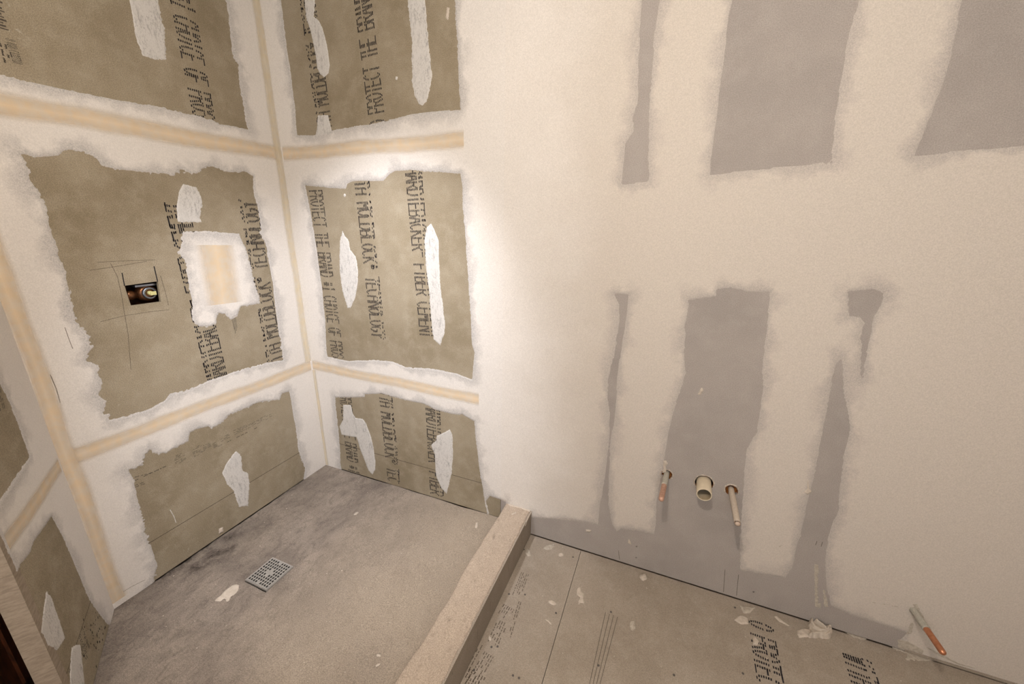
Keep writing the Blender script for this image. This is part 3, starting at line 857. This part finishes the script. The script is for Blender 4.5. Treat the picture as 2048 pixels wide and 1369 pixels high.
# eight inch guide lines, scored lines and pencil marks
for pl, par, u0, u1 in ((PA, left_low, -LEN_A, -0.02), (PB, back_low, 0.0, X_SEAM - 0.003), (PC, slant_low, -C_LEN + 0.04, -0.01)):
    quads('guide_line', pl, [seg((u0, 0.203), (u1, 0.203), 0.0034)], OFFP, M_PENCIL, par)
pen = []
for l in ([(195, 525), (250, 522), (311, 520)], [(180, 541), (222, 535), (294, 523)], [(221, 527), (235, 554), (243, 590), (250, 634), (256, 668)], [(201, 644), (248, 632), (300, 624), (338, 620)],
          [(321, 552), (330, 582), (337, 611)], [(256, 668), (262, 740)]):
    pen += polyline(PA.pts(l), 0.0016)
quads('pencil_mark', PA, pen, OFFP, M_PENCIL, left_mid)
cut = polyline(PA.pts([(244, 546), (249, 572)]), 0.0035) + polyline(PA.pts([(308, 533), (315, 563)]), 0.004)
for dx in (-3, 0, 2, 4):
    cut += polyline(PA.pts([(466 + dx, 634), (471 + dx * .8, 668 - abs(dx) * 3)]), 0.0014)
quads('saw_cut', PA, cut, OFFP, M_INK, left_mid)
scr = []
for l in ([(1237, 1102), (1239, 1120)], [(1450, 1140), (1447, 1185)], [(1477, 1150), (1473, 1192)], [(1634, 1083), (1631, 1091)], [(1645, 1085), (1642, 1094)]):
    scr += polyline(PB.pts(l), 0.0018)
quads('pencil_mark', PB, scr, OFFP, M_GREYINK, dry_low)
lines = []
for l in ([(340, 1020), (348, 1034), (352, 1046)],):
    lines += polyline(PA.pts(l), 0.003)
quads('scratch', PA, lines, OFFP, M_PATCH, left_low)
q = []
for l in ([(100, 750), (112, 778), (120, 806)], [(129, 655), (137, 678), (145, 698)], [(290, 1160), (262, 1174), (246, 1184)]):
    q += polyline(PA.pts(l), 0.0016)
quads('pencil_mark', PA, q, 0.0022, M_PENCIL, wall_left)
# black dots: damp specks on the slanted wall by the floor
sp = []
rs = random.Random(5)
for k in range(90):
    x, y = rs.gauss(193, 12), rs.gauss(1268, 22)
    if k % 3 == 0:
        t = rs.random()
        x, y = 212 - 18 * t + rs.gauss(0, 4), 1290 + 75 * t
    u, v = PC.hit(x, y)
    if v > 0.012 and u > -C_LEN + 0.05:
        s_ = rs.uniform(.0012, .0042)
        sp.append(seg((u, v - s_), (u + s_ * .6, v + s_), s_ * 1.6))
quads('damp_stain', PC, sp, OFFP * 1.5, M_DARK, slant_low, kind='stuff')
# strip of compound along the tab by the curb
quads('joint_line', PB, [seg(PB.hit(971, 1006), PB.hit(978, 1027), 0.006)], 0.0025, M_PATCH, wall_back)


# ------------------------------------------------------------------ curb
def curb():
    nx, ny = 16, 130
    ys = np.linspace(-1.95, -0.001, ny)
    prof = []
    root = empty('shower_curb', (1.425, -0.9, ZF), label='low mortar topped curb between the shower bed and the cement board floor', cat='curb')
    vs, st_ = [], []
    for y in ys:
        wav = 0.006 * vnoise(np.array([0.0]), np.array([y]), 0.17, 51)[0] + 0.004 * vnoise(np.array([0.0]), np.array([y]), 0.06, 52)[0]
        wr = 0.003 * vnoise(np.array([3.0]), np.array([y]), 0.03, 53)[0] + 0.002 * vnoise(np.array([3.0]), np.array([y]), 0.010, 58)[0]
        x0, x1 = CURB0 + wav, CURB1 - 0.008 + wr
        row = [(x0 - 0.012, y, -0.03), (x0 - 0.010, y, 0.03), (x0 - 0.006, y, 0.09), (x0 - 0.002, y, CURB_H - 0.006)]
        for k in range(nx):
            t = k / (nx - 1)
            x = x0 + 0.003 + (x1 - x0 - 0.006) * t
            z = CURB_H + 0.0016 * vnoise(np.array([x]), np.array([y]), 0.03, 54)[0] + 0.001 * vnoise(np.array([x]), np.array([y]), 0.012, 55)[0]
            row.append((x, y, z))
        row += [(x1, y, CURB_H - 0.004), (x1, y, -0.03)]
        vs += row
        k = len(row)
    fs = [(i * k + j, i * k + j + 1, (i + 1) * k + j + 1, (i + 1) * k + j) for i in range(ny - 1) for j in range(k - 1)]
    fs = [f[::-1] for f in fs]
    vs = np.array(vs)
    stn = np.clip((vnoise(vs[:, 0], vs[:, 1], 0.013, 56) - 0.74) * 2.0, 0, 0.45)
    o = link('mortar_top', mesh_np('mortar_top', vs, fs, {'stain': stn}), M_CURB)
    put(o, root)
    o = box('side_board', (CURB1 - 0.011, -1.95, ZF + 0.0005), (CURB1, -0.0025, CURB_H - 0.004), M_CURBSIDE)
    put(o, root)
    pl = Plane((CURB1, 0, 0), (0, 1, 0), (0, 0, 1), (1, 0, 0))
    q = []
    rr = random.Random(3)
    for k in range(14):
        y = -0.05 - k * 0.1 + rr.uniform(-.03, .03)
        q.append(seg((y, rr.uniform(0.0, 0.1)), (y + rr.uniform(-.01, .01), rr.uniform(0.0, 0.1)), 0.0018))
    o = quads('scuff', pl, q, OFFP, M_PENCIL)
    put(o, root)
    P2 = [(1061, 1021), (1057, 1027), (1050, 1042), (1045, 1055), (1049, 1052), (1060, 1031)]
    o = slab('caulk_bead', pl, [[(-0.004, CURB_H), (-0.075, CURB_H - 0.002), (-0.105, CURB_H - 0.016), (-0.07, CURB_H - 0.010), (-0.004, CURB_H - 0.010)]], 0.0, 0.002, M_PLASTER)
    put(o, root)
    return root


curb()
# rough fillet of mortar where the curb meets the wall
spot_sheet('compound_ridge', PT, [(CURB0 + 0.01, -0.001), (CURB1 - 0.006, -0.001), (CURB1 - 0.008, -0.012), (1.43, -0.008), (1.38, -0.012)], M_PLASTER, wall_back, res=0.003, thick=0.004, edge=0.008, rag=0.002, base=0.001)


# ------------------------------------------------------------------ floor drain
def drain():
    c = Vector((0.450, -0.766, -0.002))
    root = empty('floor_drain', c, label='square grey metal drain grate set in the shower bed', cat='drain')
    hw, n = 0.0705, 9
    fr = 0.010
    z0, z1 = -0.028, 0.0095
    rot = 0.0
    P0 = Plane((c.x, c.y, 0), (1, 0, 0), (0, 1, 0), (0, 0, 1))
    sq = lambda r: rect(-r, -r, r, r)
    put(slab('drain_frame', P0, [sq(hw), sq(hw - 0.003)], -0.003, z1 - 0.0025, M_STEEL), root)
    inner = hw - 0.0032
    loops = [sq(inner)]
    step = (2 * inner - 0.007) / n
    for i in range(n):
        for j in range(n):
            if (i in (4,) and j in (0, 8)) or (j in (4,) and i in (0, 8)) and False:
                continue
            if (i, j) in ((4, 4), (4, 0), (4, 8)) or (abs(i - 4) + abs(j - 4) <= 1):
                continue
            cu, cv = -inner + 0.0035 + step * (i + 0.5), -inner + 0.0035 + step * (j + 0.5)
            loops.append(rect(cu - step * 0.31, cv - step * 0.37, cu + step * 0.31, cv + step * 0.37))
    put(slab('grate', P0, loops, z1 - 0.0035, z1, M_STEEL), root)
    put(slab('drain_well', P0, [sq(inner)], z0 - 0.001, z0 + 0.001, M_DARK), root)
    put(slab('well_lining', P0, [sq(inner), sq(inner - 0.0012)], z0 + 0.001, z1 - 0.0045, M_DARK), root)
    a = slab('screw_head', P0, [ring(0, 0, 0.0042, 14)], z1 - 0.001, z1 + 0.0008, M_STEEL)
    put(a, root)


drain()


# ------------------------------------------------------------------ pipes
def tube(name, p0, p1, prof, mat, n=28, close0=False, close1=False):
    """Lathe along p0 -> p1; prof is a list of (t in metres, radius)."""
    p0, p1 = Vector(p0), Vector(p1)
    ax = (p1 - p0).normalized()
    a = ax.orthogonal().normalized()
    b = ax.cross(a)
    vs, fs = [], []
    for t, r in prof:
        for i in range(n):
            th = 2 * math.pi * i / n
            vs.append(p0 + ax * t + (a * math.cos(th) + b * math.sin(th)) * r)
    for k in range(len(prof) - 1):
        for i in range(n):
            j = (i + 1) % n
            fs.append((k * n + i, k * n + j, (k + 1) * n + j, (k + 1) * n + i))
    if close0:
        fs.append(tuple(range(n))[::-1])
    if close1:
        fs.append(tuple((len(prof) - 1) * n + i for i in range(n)))
    me = bpy.data.meshes.new(name)
    me.from_pydata([tuple(v) for v in vs], [], fs)
    for p in me.polygons:
        p.use_smooth = len(p.vertices) == 4
    return link(name, me, mat)


def dome(L, r, k=6):
    return [(L - r + r * math.sin(math.pi / 2 * i / k), max(0.0004, r * math.cos(math.pi / 2 * i / k))) for i in range(1, k + 1)]


def stub(name, base, tip, r, split, m_near, m_far, label, near_name, rough=0.0):
    base, tip = Vector(base), Vector(tip)
    L = (tip - base).length
    ax = (tip - base).normalized()
    root = empty(name, base, label=label, cat='pipe')
    rr = random.Random(len(label))
    prof = [(-0.06, r)]
    k = 18
    for i in range(k + 1):
        prof.append((-0.006 + (split + 0.006) * i / k, r + 0.0006 + rough * rr.uniform(0, 1)))
    prof.append((split + 0.002, r))
    put(tube(near_name, base, tip, prof, m_near, close0=True), root)
    prof = [(split - 0.001, r), (split + 0.01, r), ((split + L) / 2, r), (L - r, r)] + dome(L, r)
    put(tube('capped_end', base, tip, prof, m_far, close1=True), root)
    return root


stub('copper_stub', (2.142, -0.0, 0.527), (2.1245, -0.190, 0.5205), 0.0112, 0.085, M_GREENISH, M_PINKCOPPER,
     'dull pinkish capped copper stub, nearest the shower of the three pipes in a row', 'smeared_length', 0.0012)
stub('copper_stub', (2.4075, 0.0, 0.520), (2.4065, -0.216, 0.515), 0.0108, 0.200, M_PIPEPAINT, M_TIP,
     'cream coated capped pipe stub on the far side of the open plastic drain pipe', 'coated_length', 0.0006)
stub('copper_stub', (3.108, 0.0, 0.170), (3.114, -0.186, 0.1775), 0.0108, 0.085, M_GREENISH, M_COPPER,
     'bright orange capped copper stub low on the wall near the floor', 'smeared_length', 0.0025)
root = empty('drain_pipe', (2.2975, 0, 0.5255), label='short cream plastic drain pipe with an open end sticking out of the wall', cat='pipe')
b0, b1 = (2.2975, 0.0, 0.5255), (2.2945, -0.084, 0.5235)
Lp = (Vector(b1) - Vector(b0)).length
R0, R1 = 0.0302, 0.0262
put(tube('pipe_wall', b0, b1, [(-0.07, R0), (0.0, R0), (Lp - 0.001, R0), (Lp, R0 - 0.0008), (Lp, R1 + 0.0006), (Lp - 0.001, R1)], M_PVC, 40), root)
put(tube('pipe_bore', b0, b1, [(Lp - 0.001, R1), (0.02, R1), (-0.068, R1), (-0.069, 0.001)], M_PVCIN, 40), root)


# torn edges round the pipe holes: the rust coloured board core and crumbs of compound
def torn(cu, cv, r, seed, gap=0.0):
    rr = random.Random(seed)
    n = 26
    vs, fs = [], []
    for i in range(n):
        th = 2 * math.pi * i / n
        for (dr, off) in ((-0.001, -0.010), (0.0, 0.0005), (0.0012 + rr.uniform(0, .003), 0.002 + rr.uniform(0, 0.0025)), (0.0035 + rr.uniform(-.001, .0035), 0.0002)):
            vs.append(PB.at(cu + (r + dr) * math.cos(th), cv + (r + dr) * math.sin(th), off))
    for i in range(n):
        j = (i + 1) % n
        for k in range(3):
            if k >= 1 and math.sin(2 * math.pi * i / n) < -0.55 + rr.uniform(-.2, .2):
                continue
            fs.append((i * 4 + k, j * 4 + k, j * 4 + k + 1, i * 4 + k + 1))
    me = bpy.data.meshes.new('hole_rim')
    me.from_pydata([tuple(map(float, v)) for v in vs], [], fs)
    o = link('hole_rim', me, M_RIM, wall_back)
    me.materials.append(M_RUST)
    for p in me.polygons:
        a = np.mean([np.array(me.vertices[v].co) for v in p.vertices], axis=0)
        p.material_index = 1 if a[1] > 0.0005 else 0
    return o


torn(2.142, 0.527, 0.024, 1)
torn(2.298, 0.527, 0.0372, 2)
torn(2.408, 0.522, 0.0255, 3)
for cu, cv, r in ((2.142, 0.527, 0.012), (2.408, 0.522, 0.0115)):
    slab('hole_packing', PB, [ring(cu, cv, 0.034, 20), ring(cu, cv, r, 16)], -0.030, -0.020, M_RUST, wall_back)


# ------------------------------------------------------------------ shower valve in its hole
def valve():
    cu, cv = PA.hit(309, 589)
    root = empty('shower_valve', PA.at(cu, cv, -0.05), label='dark brass shower valve sunk in the cut hole in the tile backer', cat='valve')
    c = PA.at(cu - 0.004, cv + 0.004, -0.055)
    n = (1, 0, 0)
    q = lambda o: tuple(PA.at(cu - 0.004, cv + 0.004, o))
    put(tube('valve_body', q(-0.085), q(-0.02), [(0, .036), (.03, .036), (.034, .033), (.05, .033), (.054, .030), (.056, .025)], M_BRASS, 32, True, True), root)
    put(tube('collar', q(-0.034), q(-0.01), [(0, .0255), (.012, .0255), (.014, .0235), (.014, .0175), (.010, .017)], M_CHROME, 32), root)
    put(tube('stem', q(-0.034), q(0.0), [(0, .0095), (.022, .0095), (.023, .008), (.023, .0005)], M_YELLOW, 8, True), root)
    put(slab('stem_flat', PA, [rect(cu - 0.009, cv - 0.004, cu + 0.012, cv + 0.011)], -0.014, -0.008, M_YELLOW), root)
    a = PA.at(cu - 0.05, cv - 0.002, -0.055)
    b = PA.at(cu - 0.115, cv + 0.004, -0.055)
    put(tube('inlet_pipe', tuple(PA.at(cu - 0.02, cv - 0.002, -0.06)), tuple(b), [(0, .016), (.03, .016), (.032, .021), (.055, .021), (.057, .0135), (.12, .0135)], M_BRASS, 24, True, True), root)
    put(slab('mounting_bracket', PA, [rect(cu - 0.05, cv + 0.035, cu + 0.035, cv + 0.043)], -0.06, -0.02, M_CHROME), root)


valve()
slab('stud_bay_block', PA, [rect(PA.hit(262, 612)[0] - 0.05, 0.95, PA.hit(316, 563)[0] + 0.06, 1.35)], -0.099, -0.092, M_DARKWOOD, wall_left)


# ------------------------------------------------------------------ loose and stuck plaster on the floor
def scrap(plane, poly, label, name='plaster_scrap', cat='plaster scrap', thick=0.003, mat=None, lump=0.0006, rag=0.0012, res=0.0025, group=None, base=0.0):
    o = spot_sheet(name, plane, plane.pts(poly), mat or M_PLASTER, None, res=res, thick=thick, edge=0.005, rag=rag, ragcell=0.008, base=base, lump=lump, seed=int(poly[0][0]), label=label, cat=cat, group=group)
    return o


def oval(x, y, a, b, rot=0.0, n=12, jag=0.15):
    rr = random.Random(int(x * 7 + y))
    out = []
    for i in range(n):
        t = 2 * math.pi * i / n
        k = 1 + rr.uniform(-jag, jag)
        u, v = a * k * math.cos(t), b * k * math.sin(t)
        out.append((x + u * math.cos(rot) - v * math.sin(rot), y + u * math.sin(rot) + v * math.cos(rot)))
    return out


BEDZ = 0.0012
scrap(PS, [(473, 1170), (477, 1172), (476, 1180), (472, 1187), (461, 1195), (457, 1203), (453, 1203), (453, 1199), (448, 1198), (441, 1203), (430, 1203), (433, 1198), (442, 1192), (448, 1184), (456, 1178), (465, 1172)],
      'ragged flat cream flake of plaster lying on the shower bed beside the drain grate', base=BEDZ, thick=0.0022, lump=0.0)
scrap(PF, [(1468, 1241), (1474, 1233), (1482, 1231), (1496, 1237), (1497, 1249), (1482, 1250)], 'smooth thumb shaped plaster flake beside the black lettering on the floor board', thick=0.006)
scrap(PF, [(1480, 1212), (1494, 1214), (1511, 1216), (1504, 1222), (1498, 1227), (1487, 1227), (1484, 1220)], 'crumbly pale plaster splotch on the floor edge just above the thumb shaped flake', rag=0.004, mat=M_SMEAR)
scrap(PF, oval(1287, 1155, 8, 7), 'small round ring shaped plaster lump at the foot of the wall below the pipes', thick=0.007, lump=0.003)
scrap(PF, [(1157, 1175), (1161, 1176), (1162, 1184), (1168, 1188), (1166, 1198), (1169, 1208), (1160, 1207), (1157, 1212), (1157, 1203), (1161, 1196), (1153, 1190), (1154, 1182)], 'tall figure shaped plaster splash just past the floor board seam', rag=0.002, mat=M_PLASTER, thick=0.002)
scrap(PF, oval(1105, 1206, 8, 4, 0.4), 'oval plaster chip between the curb and the floor board seam', thick=0.005)
scrap(PF, [(1089, 1239), (1096, 1241), (1101, 1246), (1103, 1250), (1100, 1249), (1096, 1244)], 'thin curved plaster sliver on the floor near the seam', thick=0.004)
scrap(PF, oval(1122, 1110, 5, 4), 'small oval plaster dot in the corner by the curb and wall', thick=0.003)
scrap(PF, [(1084, 1098), (1094, 1091), (1108, 1088), (1109, 1094), (1100, 1101), (1090, 1100)], 'brushed plaster smear on the floor close to where the curb meets the wall', name='plaster_smear', cat='smear', mat=M_SMEAR, rag=0.004, thick=0.002)
scrap(PF, [(1054, 1098), (1059, 1102), (1061, 1112), (1056, 1113), (1051, 1107)], 'curled plaster smear on the floor right beside the curb face', name='plaster_smear', cat='smear', mat=M_SMEAR, rag=0.003, thick=0.002)
scrap(PF, [(979, 1272), (982, 1276), (982, 1283), (978, 1281), (977, 1276)], 'tiny pointed plaster chip on the floor beside the small faded print', thick=0.004)
scrap(PF, [(1262, 1244), (1268, 1242), (1270, 1258), (1264, 1262), (1260, 1254)], 'faint vertical plaster smudge on the floor beside the long dotted lines', name='plaster_smear', cat='smear', mat=M_SMEAR, rag=0.005, thick=0.0008)
scrap(PF, [(1548, 1234), (1554, 1233), (1562, 1240), (1580, 1253), (1576, 1253), (1558, 1244)], 'long thin plaster sliver on the floor leading towards the crumpled glob', thick=0.004)
scrap(PF, oval(1511, 1283, 5, 8, 0.2, jag=0.35), 'white plaster crumb stuck on the black floor lettering', thick=0.004, rag=0.002)
scrap(PT, [(1023, 1029), (1032, 1025), (1032, 1027), (1024, 1031)], 'small white plaster chip on top of the curb near the wall', base=0.002)
scrap(PS, oval(756, 1331, 4, 2.5, -0.6), 'white plaster chip farthest out on the shower bed, alone', base=BEDZ, group=None)
scrap(PS, oval(757, 1312, 4, 2, 0.3), 'pale plaster chip just inward of the farthest white chip on the shower bed', base=BEDZ)
scrap(PS, [(952, 1047), (955, 1046), (955, 1054), (953, 1058), (950, 1057)], 'drop shaped plaster chip on the shower bed between curb and back wall', base=BEDZ)
scrap(PS, oval(712, 1028, 5, 2, -0.5), 'whitish scrape of plaster on the middle of the shower bed', base=BEDZ, mat=M_SMEAR)
for k, p in enumerate(([(1690, 1262), (1712, 1268), (1730, 1276), (1726, 1282), (1702, 1272)], [(1770, 1282), (1812, 1296), (1850, 1312), (1870, 1322), (1846, 1326), (1815, 1322), (1812, 1308), (1790, 1300)])):
    scrap(PF, p, ('narrow whitish scuff of plaster along the floor edge past the crumpled glob', 'broad whitish plaster scuff on the floor under the bright copper stub')[k], name='plaster_smear', cat='smear', mat=M_SMEAR, rag=0.012, thick=0.0006, res=0.004)
# speckle of crumbs nobody could count
rs = random.Random(9)
vs, fs = [], []
def crumb(x, y, z, s):
    k = len(vs)
    for i in range(5):
        t = 2 * math.pi * i / 5 + rs.random()
        vs.append((x + s * rs.uniform(.6, 1.3) * math.cos(t), y + s * rs.uniform(.6, 1.3) * math.sin(t), z))
    vs.append((x, y, z + s * 0.8))
    for i in range(5):
        fs.append((k + i, k + (i + 1) % 5, k + 5))
for k in range(150):
    x, y = rs.uniform(0.02, 1.32), rs.uniform(-1.8, -0.02)
    if (x * sph + (y + LEN_A) * cph) > 0.02:
        crumb(x, y, 0.0015, rs.uniform(.0012, .0032))
for k in range(130):
    x, y = rs.uniform(1.52, 3.4), -abs(rs.gauss(0.15, 0.45)) - 0.01
    if not (2.6 < x < 3.0 and y > -0.2):
        crumb(x, y, ZF, rs.uniform(.001, .003))
me = bpy.data.meshes.new('plaster_crumbs')
me.from_pydata(vs, [], fs)
link('plaster_crumbs', me, M_PLASTER, kind='stuff', label='scattered fine plaster crumbs over the shower bed and floor boards', cat='crumbs')

# screws sunk in the floor boards
for (x, y, bi) in ((1050, 1190, 0), (1018, 1189, 0), (1112, 1227, 0), (1146, 1115, 1), (1048, 1100, 0), (948, 1341, 0), (1026, 1352, 0), (1038, 1357, 0), (1222, 1225, 1), (1197, 1332, 1), (1470, 1216, 1), (1486, 1348, 1), (1348, 1351, 1), (983, 1295, 0), (995, 1294, 0)):
    u, v = PF.hit(x, y)
    o = slab('screw_head', PF, [ring(u, v, 0.0045, 12, 0.0004)], -0.001, 0.0006, M_SCREW, boards[0] if u < X_FS else boards[1])


# ------------------------------------------------------------------ the crumpled glob of compound by the wall
def glob():
    u, v = PF.hit(1640, 1262)
    root = empty('plaster_glob', (u, v, ZF), label='crumpled folded glob of joint compound dropped against the wall at the floor', cat='plaster glob')
    poly = PF.pts([(1617, 1243), (1625, 1240), (1633, 1246), (1640, 1249), (1648, 1246), (1655, 1250), (1662, 1257), (1664, 1265), (1660, 1277), (1652, 1279), (1640, 1277), (1625, 1277), (1618, 1279), (1616, 1272), (1622, 1268), (1618, 1258)])
    ribs = [PF.pts(l) for l in (
        [(1650, 1277), (1659, 1272), (1661, 1262), (1655, 1253), (1648, 1249), (1642, 1251)],
        [(1619, 1276), (1630, 1274), (1642, 1273), (1653, 1268), (1654, 1261)],
        [(1621, 1244), (1621, 1252), (1627, 1261), (1637, 1268), (1647, 1269)],
        [(1627, 1244), (1633, 1252), (1642, 1259), (1648, 1264)])]
    P = np.array(poly)
    us, vs = np.arange(P[:, 0].min() - .008, P[:, 0].max() + .008, .0017), np.arange(P[:, 1].min() - .008, min(P[:, 1].max() + .008, -0.003), .0017)
    U, V = np.meshgrid(us, vs, indexing='ij')
    d = -sdf(U, V, poly)
    d = d + 0.0025 * vnoise(U, V, 0.009, 72)
    base = np.clip(d / 0.012, 0, 1)
    h = 0.012 * np.sqrt(base) + 0.0022 * vnoise(U, V, 0.010, 73) * base
    for k, l in enumerate(ribs):
        dd = np.full(U.shape, 9.0)
        for a, b in zip(l[:-1], l[1:]):
            a, b = np.array(a), np.array(b)
            e = b - a
            t = np.clip(((U - a[0]) * e[0] + (V - a[1]) * e[1]) / (e @ e), 0, 1)
            dd = np.minimum(dd, np.hypot(U - a[0] - t * e[0], V - a[1] - t * e[1]))
        h = np.maximum(h, 0.007 + (0.016 + 0.003 * k) * np.sqrt(np.clip(1 - (dd / 0.0075) ** 2, 0, 1)) * np.clip(base * 2, 0, 1) - 0.007 * (base < 0.05))
    ok = d > 0
    h = np.where(ok, h, -0.002)
    qd = ok[:-1, :-1] | ok[1:, :-1] | ok[1:, 1:] | ok[:-1, 1:]
    idx = np.arange(U.size).reshape(U.shape)
    fq = np.stack([idx[:-1, :-1], idx[1:, :-1], idx[1:, 1:], idx[:-1, 1:]], -1)[qd]
    used, inv = np.unique(fq.ravel(), return_inverse=True)
    Q = np.stack([U.ravel(), V.ravel(), ZF + h.ravel()], -1)[used]
    o = link('folded_lump', mesh_np('folded_lump', Q, inv.reshape(-1, 4)), M_PLASTER)
    put(o, root)
    o = spot_sheet('smeared_foot', PF, PF.pts([(1595, 1261), (1600, 1257), (1622, 1259), (1624, 1266), (1622, 1275), (1598, 1277), (1594, 1270)]), M_PLASTER, None, thick=0.005, edge=0.006, rag=0.002, lump=0.0012, seed=77, res=0.0025)
    put(o, root)


glob()
